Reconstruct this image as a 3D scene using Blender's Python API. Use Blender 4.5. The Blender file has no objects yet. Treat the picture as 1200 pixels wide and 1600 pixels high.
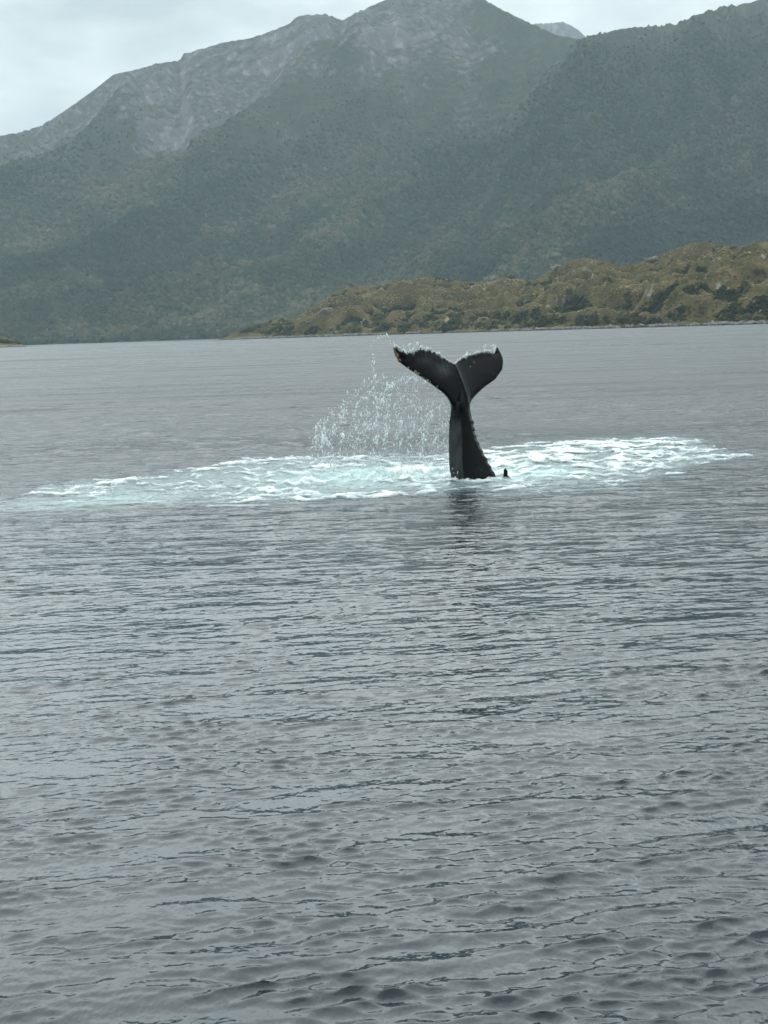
import bpy, math, random
import numpy as np
from mathutils import Matrix, Vector

random.seed(7)
RNG = np.random.default_rng(11)
SC = bpy.context.scene
COL = SC.collection

# ------------------------------------------------------------------ camera
FPX, IMW, IMH = 2600.0, 1200.0, 1600.0        # focal length in photo pixels
CAM_H = 3.4
PITCH = math.atan(281.0 / FPX)
ROLL = math.atan(0.0325)
F0 = np.array([0.0, math.cos(PITCH), -math.sin(PITCH)])
U0 = np.array([0.0, math.sin(PITCH), math.cos(PITCH)])
R0 = np.array([1.0, 0.0, 0.0])
CR = R0 * math.cos(ROLL) - U0 * math.sin(ROLL)
CU = U0 * math.cos(ROLL) + R0 * math.sin(ROLL)
cam_data = bpy.data.cameras.new('camera')
cam = bpy.data.objects.new('camera', cam_data)
COL.objects.link(cam)
cam_data.sensor_fit = 'VERTICAL'
cam_data.sensor_height = 24.0
cam_data.sensor_width = 18.0
cam_data.lens = FPX / IMH * 24.0
cam_data.clip_start = 0.1
cam_data.clip_end = 40000.0
m = Matrix.Identity(4)
for i in range(3):
    m[i][0], m[i][1], m[i][2] = CR[i], CU[i], -F0[i]
m[2][3] = CAM_H
cam.matrix_world = m
SC.camera = cam

# ------------------------------------------------------------------ sky, sun, exposure
SUN_EL, SUN_AZ = math.radians(44), math.radians(-11)   # azimuth from +Y towards +X
world = bpy.data.worlds.new('World')
SC.world = world
world.use_nodes = True
nt = world.node_tree
nt.nodes.clear()
N, L = nt.nodes, nt.links
wout = N.new('ShaderNodeOutputWorld')
bg = N.new('ShaderNodeBackground')
bg.inputs['Strength'].default_value = 0.1
sky = N.new('ShaderNodeTexSky')
sky.sky_type = 'NISHITA'
sky.sun_disc = False
sky.sun_elevation = SUN_EL
sky.sun_rotation = SUN_AZ
sky.dust_density = 3.0
tc = N.new('ShaderNodeTexCoord')
mp = N.new('ShaderNodeMapping')
mp.inputs['Scale'].default_value = (1.0, 1.0, 2.2)
mp.inputs['Location'].default_value = (3.1, 0.4, 1.7)
nz = N.new('ShaderNodeTexNoise')
nz.inputs['Scale'].default_value = 6.5
nz.inputs['Detail'].default_value = 5.0
nz.inputs['Roughness'].default_value = 0.52
ramp = N.new('ShaderNodeValToRGB')
ramp.color_ramp.elements[0].position = 0.36
ramp.color_ramp.elements[0].color = (4.7, 5.5, 5.75, 1)
ramp.color_ramp.elements[1].position = 0.62
ramp.color_ramp.elements[1].color = (8.6, 9.3, 9.35, 1)
mix = N.new('ShaderNodeMix')
mix.data_type = 'RGBA'
mix.inputs['Factor'].default_value = 0.97
L.new(tc.outputs['Generated'], mp.inputs['Vector'])
L.new(mp.outputs['Vector'], nz.inputs['Vector'])
L.new(nz.outputs['Fac'], ramp.inputs['Fac'])
L.new(sky.outputs['Color'], mix.inputs['A'])
L.new(ramp.outputs['Color'], mix.inputs['B'])
# standard overcast sky: luminance rises from horizon to zenith as 1 : 3
sepd = N.new('ShaderNodeSeparateXYZ')
L.new(tc.outputs['Generated'], sepd.inputs[0])
zen = N.new('ShaderNodeMath'); zen.operation = 'MULTIPLY_ADD'; zen.use_clamp = False
zen.inputs[1].default_value = 1.5
zen.inputs[2].default_value = 0.75
L.new(sepd.outputs['Z'], zen.inputs[0])
vm = N.new('ShaderNodeVectorMath'); vm.operation = 'SCALE'
L.new(mix.outputs['Result'], vm.inputs[0])
L.new(zen.outputs[0], vm.inputs['Scale'])
L.new(vm.outputs[0], bg.inputs['Color'])
L.new(bg.outputs['Background'], wout.inputs['Surface'])

sun_d = bpy.data.lights.new('sun', 'SUN')
sun_d.energy = 0.95
sun_d.angle = math.radians(66)
sun_d.color = (0.91, 0.99, 1.0)
sun = bpy.data.objects.new('sun', sun_d)
COL.objects.link(sun)
sdir = Vector((math.sin(SUN_AZ) * math.cos(SUN_EL), math.cos(SUN_AZ) * math.cos(SUN_EL), math.sin(SUN_EL)))
sun.rotation_euler = sdir.to_track_quat('Z', 'Y').to_euler()
sun.location = (-200, 200, 400)

SC.view_settings.view_transform = 'Standard'
SC.view_settings.look = 'None'
SC.view_settings.gamma = 1.0
SC.view_settings.use_curve_mapping = False
SC.view_settings.exposure = 0.27
SC.render.engine = 'CYCLES'
SC.cycles.use_denoising = True
SC.cycles.max_bounces = 4
SC.cycles.diffuse_bounces = 2
SC.cycles.glossy_bounces = 3
SC.cycles.volume_bounces = 1
SC.cycles.caustics_reflective = False
SC.cycles.caustics_refractive = False

# ------------------------------------------------------------------ helpers
CAMP = np.array([0.0, 0.0, CAM_H])


def ray(u, v):
    u = np.asarray(u, float)[..., None]
    v = np.asarray(v, float)[..., None]
    return F0 * FPX + CR * (u - IMW / 2) + CU * (IMH / 2 - v)


def az_el(u, v):
    d = ray(u, v)
    return np.arctan2(d[..., 0], d[..., 1]), d[..., 2] / np.hypot(d[..., 0], d[..., 1])


def on_water(u, v):
    d = ray(u, v)
    t = -CAM_H / d[..., 2]
    return CAMP + d * t[..., None]


def smooth01(a, b, x):
    t = np.clip((x - a) / (b - a), 0, 1)
    return t * t * (3 - 2 * t)


_perm = np.random.default_rng(3).permutation(512)
_grad = np.random.default_rng(4).uniform(0, 2 * np.pi, 512)
_gx, _gy = np.cos(_grad), np.sin(_grad)


def perlin(x, y, seed=0):
    xi = np.floor(x).astype(np.int64)
    yi = np.floor(y).astype(np.int64)
    xf, yf = x - xi, y - yi
    sx = xf * xf * xf * (xf * (xf * 6 - 15) + 10)
    sy = yf * yf * yf * (yf * (yf * 6 - 15) + 10)

    def g(ix, iy, dx, dy):
        h = _perm[(_perm[(ix + seed * 37) & 511] + iy) & 511]
        return _gx[h] * dx + _gy[h] * dy
    a = g(xi, yi, xf, yf)
    b = g(xi + 1, yi, xf - 1, yf)
    c = g(xi, yi + 1, xf, yf - 1)
    d = g(xi + 1, yi + 1, xf - 1, yf - 1)
    return ((a + (b - a) * sx) * (1 - sy) + (c + (d - c) * sx) * sy) * 1.5


def fbm(x, y, octv=5, gain=0.5, seed=0):
    s, a, t = 0.0, 1.0, 0.0
    for o in range(octv):
        s = s + a * perlin(x * 2 ** o + 17.3 * o, y * 2 ** o - 9.1 * o, seed + o)
        t += a
        a *= gain
    return s / t


def ridged(x, y, octv=5, gain=0.5, seed=0):
    s, a, t = 0.0, 1.0, 0.0
    for o in range(octv):
        s = s + a * (1 - np.abs(perlin(x * 2 ** o + 5.7 * o, y * 2 ** o + 3.3 * o, seed + o)) * 1.6)
        t += a
        a *= gain
    return s / t


def mesh_np(name, verts, faces, mats=(), smooth=True, attrs=None):
    """verts (n,3), faces (m,k) with k = 3 or 4"""
    verts = np.ascontiguousarray(verts, np.float32)
    faces = np.ascontiguousarray(faces, np.int32)
    k = faces.shape[1]
    me = bpy.data.meshes.new(name)
    me.vertices.add(len(verts))
    me.vertices.foreach_set('co', verts.ravel())
    me.loops.add(faces.size)
    me.loops.foreach_set('vertex_index', faces.ravel())
    me.polygons.add(len(faces))
    me.polygons.foreach_set('loop_start', np.arange(0, faces.size, k, dtype=np.int32))
    me.update(calc_edges=True)
    me.polygons.foreach_set('use_smooth', np.full(len(faces), smooth))
    for n, a in (attrs or {}).items():
        at = me.attributes.new(n, 'FLOAT', 'POINT')
        at.data.foreach_set('value', np.ascontiguousarray(a, np.float32).ravel())
    for mt in mats:
        me.materials.append(mt)
    return me


def grid_faces(nr, nc):
    i = np.arange(nr * nc).reshape(nr, nc)
    return np.stack([i[:-1, :-1], i[:-1, 1:], i[1:, 1:], i[1:, :-1]], -1).reshape(-1, 4)


def obj(name, me, parent=None, label=None, cat=None, group=None, kind=None):
    o = bpy.data.objects.new(name, me)
    COL.objects.link(o)
    if parent:
        o.parent = parent
    if label:
        o['label'] = label
    if cat:
        o['category'] = cat
    if group:
        o['group'] = group
    if kind:
        o['kind'] = kind
    return o


class Mat:
    """tiny node-material writer"""
    def __init__(self, name):
        self.m = bpy.data.materials.new(name)
        self.m.use_nodes = True
        self.t = self.m.node_tree
        self.b = self.t.nodes['Principled BSDF']
        self.out = self.t.nodes['Material Output']

    def n(self, kind, **kw):
        nd = self.t.nodes.new('ShaderNode' + kind)
        for k, v in kw.items():
            if k in nd.inputs:
                nd.inputs[k].default_value = v
            else:
                setattr(nd, k, v)
        return nd

    def l(self, a, b):
        self.t.links.new(a, b)

    def noise(self, scale, detail=4.0, rough=0.55, vec=None, stretch=None):
        nd = self.n('TexNoise', Scale=scale, Detail=detail, Roughness=rough)
        if vec is None:
            vec = self.n('TexCoord').outputs['Object']
        if stretch:
            mp = self.n('Mapping', Scale=stretch)
            self.l(vec, mp.inputs['Vector'])
            vec = mp.outputs['Vector']
        self.l(vec, nd.inputs['Vector'])
        return nd.outputs['Fac']

    def ramp(self, fac, stops):
        r = self.n('ValToRGB')
        e = r.color_ramp.elements
        while len(e) < len(stops):
            e.new(0.5)
        for el, (p, c) in zip(e, stops):
            el.position = p
            el.color = c if len(c) == 4 else (*c, 1)
        self.l(fac, r.inputs['Fac'])
        return r.outputs['Color']

    def mix(self, fac, a, b, blend='MIX'):
        x = self.n('Mix', data_type='RGBA', blend_type=blend)
        for s, v in (('Factor', fac), ('A', a), ('B', b)):
            if isinstance(v, (int, float, tuple)):
                x.inputs[s].default_value = v if not isinstance(v, tuple) or len(v) == 4 else (*v, 1)
            else:
                self.l(v, x.inputs[s])
        return x.outputs['Result']

    def math(self, op, a, b=0.0):
        x = self.n('Math', operation=op)
        for i, v in enumerate((a, b)):
            if isinstance(v, (int, float)):
                x.inputs[i].default_value = v
            else:
                self.l(v, x.inputs[i])
        return x.outputs[0]

    def attr(self, name, typ='GEOMETRY'):
        return self.n('Attribute', attribute_name=name, attribute_type=typ).outputs['Fac']

    def bump(self, height, strength, dist, normal=None):
        b = self.n('Bump', Strength=strength, Distance=dist)
        self.l(height, b.inputs['Height'])
        if normal is not None:
            self.l(normal, b.inputs['Normal'])
        return b.outputs['Normal']

    def set(self, **kw):
        for k, v in kw.items():
            s = self.b.inputs[k.replace('_', ' ')]
            if isinstance(v, (int, float)):
                s.default_value = v
            elif isinstance(v, tuple):
                s.default_value = v if len(v) == 4 else (*v, 1)
            else:
                self.l(v, s)
        return self.m


# ------------------------------------------------------------------ sea surface
NW = 84
_wr = np.random.default_rng(21)
_lam = np.exp(np.linspace(math.log(0.085), math.log(2.6), NW))
_wdir = math.radians(97) + _wr.normal(0, 0.34, NW)        # travel direction, crests mostly across the view
_kx = 2 * np.pi / _lam * np.cos(_wdir)
_ky = 2 * np.pi / _lam * np.sin(_wdir)
_ph = _wr.uniform(0, 2 * np.pi, NW)
_slope = np.select([_lam < .15, _lam < .3, _lam < .6, _lam < 1.5], [0.036, 0.033, 0.0160, 0.0075], 0.0038)
_amp = _slope * _lam / (2 * np.pi)


def waves(x, y, dr):
    """base plan points -> displaced points; dr = grid step, short waves that the grid cannot carry fade out"""
    px, py, pz = x.copy(), y.copy(), np.zeros_like(x)
    gust = 1.0 + 0.75 * fbm(x / 9.0 + 3, y / 16.0, 3, seed=5)       # calmer and rougher patches
    gust2 = 1.0 + 0.9 * fbm(x / 3.0, y / 2.4 + 7, 2, seed=9)
    gust = np.clip(gust, 0.35, 1.35)
    wind = 1.0 + 1.3 * smooth01(20, 48, np.hypot(x, y))            # fresher breeze away from the boat's lee
    gust2 = np.clip(gust2, 0.25, 1.6)
    gust3 = np.clip(1.0 + 1.2 * perlin(x / 1.1, y / 0.6 + 11, 13), 0.15, 1.8)
    for i in range(NW):
        w = smooth01(1.6, 3.2, _lam[i] / dr)
        if w.max() <= 0:
            continue
        p = _kx[i] * x + _ky[i] * y + _ph[i]
        a = _amp[i] * w * (gust * gust2 * gust3 if _lam[i] < 0.35 else gust * gust2 if _lam[i] < 0.55 else gust * wind)
        c, s = np.cos(p), np.sin(p)
        pz += a * c
        q = 1.25 * a
        px -= q * math.cos(_wdir[i]) * s
        py -= q * math.sin(_wdir[i]) * s
    return px, py, pz


WH = on_water(738, 750)                                    # where the tail leaves the water
D0 = float(np.dot(WH - CAMP, F0))
WX, WY = WH[0], WH[1]

# swirl left by the tail: outline traced on the water plane, in plan coordinates
_top = [(38, 768), (70, 758), (110, 752), (190, 750), (290, 738), (380, 722), (430, 717), (560, 713), (700, 711),
        (790, 699), (880, 690), (950, 685), (1070, 685), (1112, 699), (1190, 707)]
_bot = [(38, 772), (130, 783), (240, 784), (350, 786), (470, 782), (540, 778), (590, 779), (640, 770), (700, 766),
        (800, 770), (870, 768), (930, 763), (990, 755), (1055, 741), (1085, 728), (1190, 711)]
_topw = on_water(*np.array(_top, float).T)
_botw = on_water(*np.array(_bot, float).T)


def swirl(x, y):
    """signed inside-ness of the foam patch: 1 well inside, 0 at the rim, negative outside"""
    xr = x + 0.5 * perlin(x * 0.7, y * 0.5, 31)
    yr = y + 1.3 * fbm(x * 0.6 + 4, y * 0.45, 3, seed=33)
    az = np.arctan2(xr, yr)
    rr = np.hypot(xr, yr)
    ta, tr_ = np.arctan2(_topw[:, 0], _topw[:, 1]), np.hypot(_topw[:, 0], _topw[:, 1])
    ba, br = np.arctan2(_botw[:, 0], _botw[:, 1]), np.hypot(_botw[:, 0], _botw[:, 1])
    hi = np.interp(az, ta, tr_)
    lo = np.interp(az, ba, br)
    half = np.maximum((hi - lo) / 2, 0.15)
    v = 1 - np.abs(rr - (hi + lo) / 2) / half
    side = np.minimum((az - ta[0]) / 0.012, (ta[-1] - az) / 0.04 - 0.15)
    v = np.minimum(v * np.minimum(half, 2.2), side)
    return np.where((az > ta[0]) & (az < ta[-1]), v, np.minimum(v, -0.2))


def foam_field(x, y):
    ins = swirl(x, y)
    wx = x + 0.5 * fbm(x * 0.9, y * 0.6, 3, seed=41)
    wy = y + 1.0 * fbm(x * 0.8 + 9, y * 0.5, 3, seed=44)
    lace = ridged(wx * 0.62, wy * 0.80, 5, 0.62, seed=47)
    lump = fbm(wx * 0.7 + 2, wy * 0.9, 6, 0.6, seed=52)
    f = (lace - 0.60) * 1.9 + 0.55 * lump
    big = fbm(x * 0.28 + 5, y * 0.16, 2, seed=57)
    f += 0.35 * big
    f += np.clip(ins, -1, 0) * 3.0 + np.minimum(ins, 0.8) * 0.16
    # brightest on the right and right behind/left of the tail
    right = np.exp(-((x - (WX + 3.0)) / 2.8) ** 2 - ((y - (WY + 6.5)) / 6.0) ** 2)
    near = np.exp(-((x - (WX - 1.2)) / 1.7) ** 2 - ((y - (WY + 0.9)) / 1.6) ** 2)
    rim = np.exp(-((ins - 0.25) / 0.22) ** 2)
    f += 0.42 * right + 0.40 * near + 0.11 * rim
    clear = np.exp(-((x - (WX - 1.6)) / 1.9) ** 2 - ((y - (WY - 1.3)) / 0.9) ** 2)
    f -= 0.32 * clear
    return np.where(ins > -0.6, f, -1.0), ins


def churn(x, y):
    """extra surface height where the water boils round the tail"""
    ins = np.clip(swirl(x, y), 0, 1)
    n = ridged(x * 1.1, y * 0.8, 3, 0.5, seed=61) - 0.55
    g = np.exp(-((x - (WX - 1.4)) / 2.2) ** 2 - ((y - (WY + 1.2)) / 1.8) ** 2)
    return ins * n * (0.10 + 0.26 * g) + 0.06 * g * ins


def surface(x, y, dr):
    px, py, pz = waves(x, y, dr)
    near = (np.hypot(x, y) > 24) & (np.hypot(x, y) < 62) & (np.abs(x) < 16)
    if near.any():
        pz[near] += churn(x[near], y[near])
    return px, py, pz


# angular columns: fine in front, coarse round the back
fine = np.linspace(math.radians(-16.5), math.radians(16.5), 660)
side = np.radians(np.concatenate([np.arange(17.5, 30, 1.0), np.arange(30, 181, 5.0)]))
az_c = np.concatenate([-side[::-1], fine, side])
rad = [7.1]
while rad[-1] < 95:
    rad.append(rad[-1] * 1.0020)
while rad[-1] < 12500:
    rad.append(rad[-1] * 1.008)
rad = np.concatenate([[0.02, 1.5, 3, 4.2, 5.2, 6.0, 6.6], np.array(rad)])
RR, AA = np.meshgrid(rad, az_c, indexing='ij')
X0, Y0 = RR * np.sin(AA), RR * np.cos(AA)
drr = np.gradient(rad)[:, None] * np.ones_like(AA)
daz = np.gradient(az_c)[None, :] * RR
cell = np.maximum(drr, daz)
far_fade = 1.0
px, py, pz = surface(X0, Y0, cell)
aer = np.zeros_like(px)
nearm = (RR > 26) & (RR < 62) & (np.abs(AA) < 0.3)
ins_all = swirl(X0[nearm], Y0[nearm])
xa, ya = X0[nearm], Y0[nearm]
cloudy = smooth01(-0.6, 0.7, ins_all + 0.5 * fbm(xa * 0.5, ya * 0.3, 3, seed=71))
hot = np.exp(-((xa - (WX - 1.8)) / 2.6) ** 2 - ((ya - (WY + 1.6)) / 2.2) ** 2) \
    + np.exp(-((xa - (WX + 1.5)) / 1.0) ** 2 - ((ya - (WY + 1.2)) / 1.2) ** 2)
left = np.exp(-((xa - (WX - 8.6)) / 1.6) ** 2 - ((ya - (WY - 2.2)) / 1.6) ** 2) * 0.45
aer[nearm] = np.clip(cloudy * (0.30 + 0.75 * hot) + left, 0, 1)
farw = smooth01(10, 95, RR) ** 0.8

FAR_ROUGH = 0.27
FAR_BUMP = 0.9
wm = Mat('sea_water')
co = wm.n('TexCoord').outputs['Object']
b1 = wm.noise(5.0, 3.0, 0.6, co, (1.0, 0.55, 1.0))
b2 = wm.noise(17.0, 2.0, 0.5, co, (1.0, 0.6, 1.0))
bm_ = wm.noise(2.0, 4.0, 0.65, co, (0.55, 1.25, 1.0))
nrm = wm.bump(wm.math('MULTIPLY', bm_, wm.attr('middle')), 0.6, 0.34)
nrm = wm.bump(b1, 0.35, 0.05, nrm)
nrm = wm.bump(b2, 0.3, 0.014, nrm)
b3 = wm.noise(0.55, 4.0, 0.65, co, (0.45, 1.0, 1.0))
b3 = wm.math('MULTIPLY', b3, wm.attr('faraway'))
nrm = wm.bump(b3, 0.6, FAR_BUMP, nrm)
a_aer = wm.attr('aerated')
colr = wm.mix(a_aer, (0.018, 0.026, 0.030), (0.38, 0.53, 0.515))
rg = wm.n('MapRange', To_Min=0.05, To_Max=0.24) if False else wm.math('ADD', wm.math('MULTIPLY', wm.attr('faraway'),
    wm.math('ADD', FAR_ROUGH, wm.math('MULTIPLY', wm.math('SUBTRACT', wm.math('ADD', wm.noise(0.16, 3, 0.6, co, (0.22, 1, 1)), wm.noise(0.02, 3, 0.6, co, (0.3, 1, 1))), 1.0), 0.55))), 0.05)
wm.set(Base_Color=colr, Roughness=rg, IOR=1.333, Normal=nrm)
wv = np.stack([px, py, pz], -1).reshape(-1, 3)
water_me = mesh_np('water', wv, grid_faces(*px.shape)[:, ::-1], [wm.m], True,
                   {'aerated': aer.ravel(), 'faraway': farw.ravel(), 'middle': smooth01(16, 60, RR).ravel()})
obj('water', water_me, kind='structure')

# ------------------------------------------------------------------ mountains
def terrain(name, sky_px, r0f, r1f, back, rel, seed, nc, nr, az_lim, mats, prof, extra=None, jag=0.0, smooth_cols=12):
    """sky_px: skyline pixels of the photo; r0f/r1f: shore and ridge distance by azimuth; gives real relief between them"""
    p = np.array(sky_px, float)
    sa, se = az_el(p[:, 0], p[:, 1])
    az = np.linspace(math.radians(az_lim[0]), math.radians(az_lim[1]), nc)
    target = np.interp(az, sa, se)
    r0, r1 = r0f(az), r1f(az)
    t = np.concatenate([np.linspace(0, 1, nr) ** 1.05, 1 + np.linspace(0.02, 1, back)])
    T = t[:, None] * np.ones(nc)[None, :]
    R = np.where(T <= 1, r0 + (r1 - r0) * T, r1 + (r1 - r0) * 0.5 * (T - 1))
    A = az[None, :] * np.ones_like(T)
    X, Y = R * np.sin(A), R * np.cos(A)
    base = np.where(T <= 1, prof(np.clip(T, 0, 1)), 1 - 0.85 * smooth01(1, 2, T))
    zr = np.maximum(target * r1 + CAM_H, 1.0)
    Z = base * zr[None, :]
    Z = Z + rel(X, Y, T, zr[None, :])
    if extra is not None:
        Z = extra(X, Y, Z, T, A)
    Z = Z * smooth01(-0.004, 0.02, T) + np.where(T < 0.02, 0.3, 0) * 0
    for _ in range(3):
        e = ((Z - CAM_H) / R).max(0)
        s = (target + 0.002) / (np.maximum(e, 1e-4) + 0.002)
        s = np.clip(s, 0.3, 3)
        k = np.exp(-np.linspace(-2, 2, 2 * smooth_cols + 1) ** 2)
        s = np.convolve(np.pad(s, smooth_cols, mode='edge'), k / k.sum(), 'valid')
        Z = Z * s[None, :]
    Z[0] = -2.0
    return X, Y, Z, T, A, R


def slope_of(X, Y, Z):
    v = np.stack([X, Y, Z], -1)
    du = np.gradient(v, axis=1)
    dv = np.gradient(v, axis=0)
    n = np.cross(du, dv)
    n /= np.linalg.norm(n, axis=-1, keepdims=True) + 1e-9
    return np.abs(n[..., 2])


def mountain_mat(name, rock_a, rock_b, veg_a, veg_b, sc):
    mm = Mat(name)
    rk = mm.ramp(mm.noise(0.012 * sc, 7, 0.65), [(0.3, rock_a), (0.7, rock_b)])
    streak = mm.noise(0.03 * sc, 5, 0.6, stretch=(1, 1, 0.45))
    streak = mm.ramp(streak, [(0.5, (0, 0, 0)), (0.72, (1, 1, 1))])
    rk = mm.mix(mm.math('MULTIPLY', streak, 0.55), rk, (0.48, 0.46, 0.46))
    vg = mm.ramp(mm.noise(0.02 * sc, 7, 0.7), [(0.3, veg_a), (0.72, veg_b)])
    f = mm.attr('rock')
    f = mm.math('ADD', f, mm.math('MULTIPLY', mm.math('SUBTRACT', mm.noise(0.05 * sc, 6, 0.7), 0.5), 1.5))
    f = mm.ramp(f, [(0.28, (0, 0, 0)), (0.72, (1, 1, 1))])
    nb = mm.bump(mm.noise(0.06 * sc, 8, 0.7), 0.9, 6.0 / sc)
    return mm.set(Base_Color=mm.mix(f, vg, rk), Roughness=0.95, Normal=nb, Specular_IOR_Level=0.1)


rock_mat = mountain_mat('mountain_ground', (0.075, 0.068, 0.07), (0.19, 0.178, 0.182), (0.026, 0.032, 0.018), (0.07, 0.064, 0.04), 1.0)

K = 1.35
MAIN_SKY = [(-420, 420), (-200, 318), (-90, 255), (0, 212), (30, 207), (60, 198), (80, 187), (120, 160), (150, 138), (178, 116), (215, 108),
            (250, 98), (280, 95), (287, 84), (320, 75), (350, 66), (390, 60), (420, 50), (450, 38), (468, 24), (510, 22),
            (535, 32), (552, 22), (590, 5), (610, -4), (640, -8), (690, -4), (730, -8), (752, -3), (790, 18), (830, 37), (870, 55), (915, 63),
            (980, 90), (1100, 130), (1300, 200), (1700, 300)]


def main_rel(X, Y, T, zr):
    X, Y = X / K, Y / K
    Xs = X - 0.8 * (Y - 3500)
    g = ridged(Xs / 760 + 0.25 * perlin(X / 300, Y / 300, 3), Y / 2200, 4, 0.42, seed=101) - 0.62
    r = fbm(Xs / 130, Y / 240, 5, 0.44, seed=120)
    w = np.clip(T * 3, 0, 1) * np.where(T > 1, 1, 1)
    return K * w * (g * 400 * (0.45 + 0.3 * T) + r * 46)


def rock_amount(X, Y, Z, T, lo, hi, seed):
    n = fbm(X / 260, Y / 300, 5, 0.55, seed=seed)
    h = smooth01(lo, hi, T + 0.24 * n)
    sl = slope_of(X, Y, Z)
    st = smooth01(0.66, 0.42, sl)
    return np.clip(h * (0.45 + 0.5 * st) + 0.30 * st * smooth01(0.1, 0.5, fbm(X / 190, Y / 190, 3, seed=seed + 9)), 0, 1)


def cliffs(X, Y, Z, T, A):
    """stepped rock shelves high up and one tall cliff on the left flank"""
    step = 30.0
    u = Z / step + 0.8 * fbm(X / 160, Y / 160, 3, seed=140)
    fr = u - np.floor(u)
    terr = (np.floor(u) + smooth01(0.35, 0.75, fr)) * step - 0.8 * step * fbm(X / 160, Y / 160, 3, seed=140)
    w = smooth01(0.5, 0.7, T) * smooth01(0.95, 0.8, T) * 0.35
    Z = Z * (1 - w) + terr * w
    return Z


main = terrain('mountain', MAIN_SKY,
               lambda a: K * (2900 + 200 * np.sin(a * 9)), lambda a: K * (4450 - 450 * (a / 0.23) + 150 * np.sin(a * 14)),
               40, main_rel, 1, 760, 330, (-21, 21), None,
               lambda t: 0.55 * t + 0.45 * t ** 1.35, cliffs, smooth_cols=7)
mX, mY, mZ, mT, mA, mR = main
m_rock = rock_amount(mX, mY, mZ, mT, 0.60, 0.90, 150) * (1 - 0.75 * smooth01(0.045, 0.085, mA + 0.02 * fbm(mX / 200, mY / 200, 3, seed=155)))
obj('mountain', mesh_np('mountain', np.stack([mX, mY, mZ], -1).reshape(-1, 3), grid_faces(*mX.shape), [rock_mat], True,
                        {'rock': m_rock.ravel()}), kind='structure')

SPUR_SKY = [(-300, 560), (250, 545), (330, 528), (420, 470), (480, 425), (540, 385), (600, 345), (660, 300), (720, 250), (780, 195), (830, 140),
            (870, 95), (900, 66), (915, 57), (940, 53), (970, 45), (1000, 42), (1030, 40), (1060, 36), (1085, 24), (1130, 10), (1165, 6), (1200, -4), (1300, -40), (1500, -90),
            (1800, -60)]


def spur_rel(X, Y, T, zr):
    X, Y, zr = X / K, Y / K, zr / K
    Xs = X - 0.7 * (Y - 3000)
    g = ridged(Xs / 330 + 0.4 * perlin(X / 260, Y / 260, 7), Y / 900, 5, 0.48, seed=201) - 0.62
    r = fbm(Xs / 110, Y / 190, 5, 0.44, seed=220)
    k = np.clip(zr / 500, 0.1, 1)
    return K * np.clip(T * 3, 0, 1) * k * (g * 190 + r * 40)


spur = terrain('forested_mountain', SPUR_SKY,
               lambda a: K * (2560 + 0 * a), lambda a: K * (3600 + 500 * np.clip(a / 0.23, -1, 1.4)),
               30, spur_rel, 2, 620, 260, (-10, 22), None,
               lambda t: 0.6 * t + 0.4 * t ** 1.3, None, smooth_cols=7)
sX, sY, sZ, sT, sA, sR = spur
s_rock = rock_amount(sX, sY, sZ, sT, 0.84, 1.05, 250) * 0.45
obj('forested_mountain', mesh_np('forested_mountain', np.stack([sX, sY, sZ], -1).reshape(-1, 3), grid_faces(*sX.shape), [rock_mat], True,
                                 {'rock': s_rock.ravel()}), kind='structure')

FAR_SKY = [(600, 140), (740, 80), (800, 45), (835, 37), (860, 36), (880, 34), (893, 40), (905, 48), (920, 62), (970, 100), (1100, 180)]
far = terrain('far_peak', FAR_SKY, lambda a: K * (6200 + 0 * a), lambda a: K * (7000 + 0 * a), 20,
              lambda X, Y, T, zr: np.clip(T * 3, 0, 1) * (ridged(X / 400, Y / 500, 5, seed=301) - .6) * 200,
              3, 200, 90, (0, 9), None, lambda t: t, None, smooth_cols=4)
obj('far_peak', mesh_np('far_peak', np.stack(far[:3], -1).reshape(-1, 3), grid_faces(*far[0].shape), [rock_mat], True,
                        {'rock': np.full(far[0].size, 0.75)}), kind='structure')

# ------------------------------------------------------------------ headland and islet
HEAD_SKY = [(300, 536), (345, 529), (365, 521), (400, 511), (430, 503), (460, 497), (485, 482), (505, 468), (525, 456), (548, 447), (580, 447), (610, 441), (650, 435),
            (680, 433), (700, 437), (735, 441), (765, 440), (790, 433), (812, 437), (835, 438), (860, 424), (885, 410), (910, 403), (945, 408),
            (965, 416), (1000, 412), (1025, 404), (1045, 393), (1080, 381), (1105, 379), (1125, 384), (1160, 385), (1200, 378), (1300, 360), (1500, 340), (1800, 350)]


def head_rel(X, Y, T, zr):
    aa = np.arctan2(X, Y)
    dd = np.hypot(X, Y) - HR0(aa)
    b = 1 - np.abs(fbm(aa * 1600 / 120 + dd / 260, dd / 85 - aa * 3.0, 3, 0.5, seed=401)) * 2.6          # rounded humps, long along the shore
    r = fbm(X / 20, Y / 20, 4, 0.5, seed=410)
    k = np.clip(zr / 50, 0.1, 1.2)
    return np.clip(T * 5, 0, 1) * k * ((b - 0.5) * 36 + r * 4.2)


HR0 = lambda a: 2150 - 780 * smooth01(-0.10, 0.24, a)
head = terrain('headland', HEAD_SKY, HR0, lambda a: HR0(a) + 60 + 330 * smooth01(-0.1, 0.02, a),
               25, head_rel, 4, 900, 190, (-7, 21), None,
               lambda t: 0.5 * smooth01(0, 0.22, t) * 0.4 + 0.8 * t, None, smooth_cols=5)
hX, hY, hZ, hT, hA, hR = head
hs = slope_of(hX, hY, hZ)
h_rock = smooth01(0.66, 0.5, hs) * 0.4 * smooth01(0.0, 0.3, fbm(hX / 40, hY / 40, 3, seed=430)) + smooth01(4.5, 1.0, hZ) * 0.42 + 0.30 * smooth01(0.25, 0.5, fbm(hX / 22, hY / 22, 4, seed=433)) * smooth01(8, 16, hZ)

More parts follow.
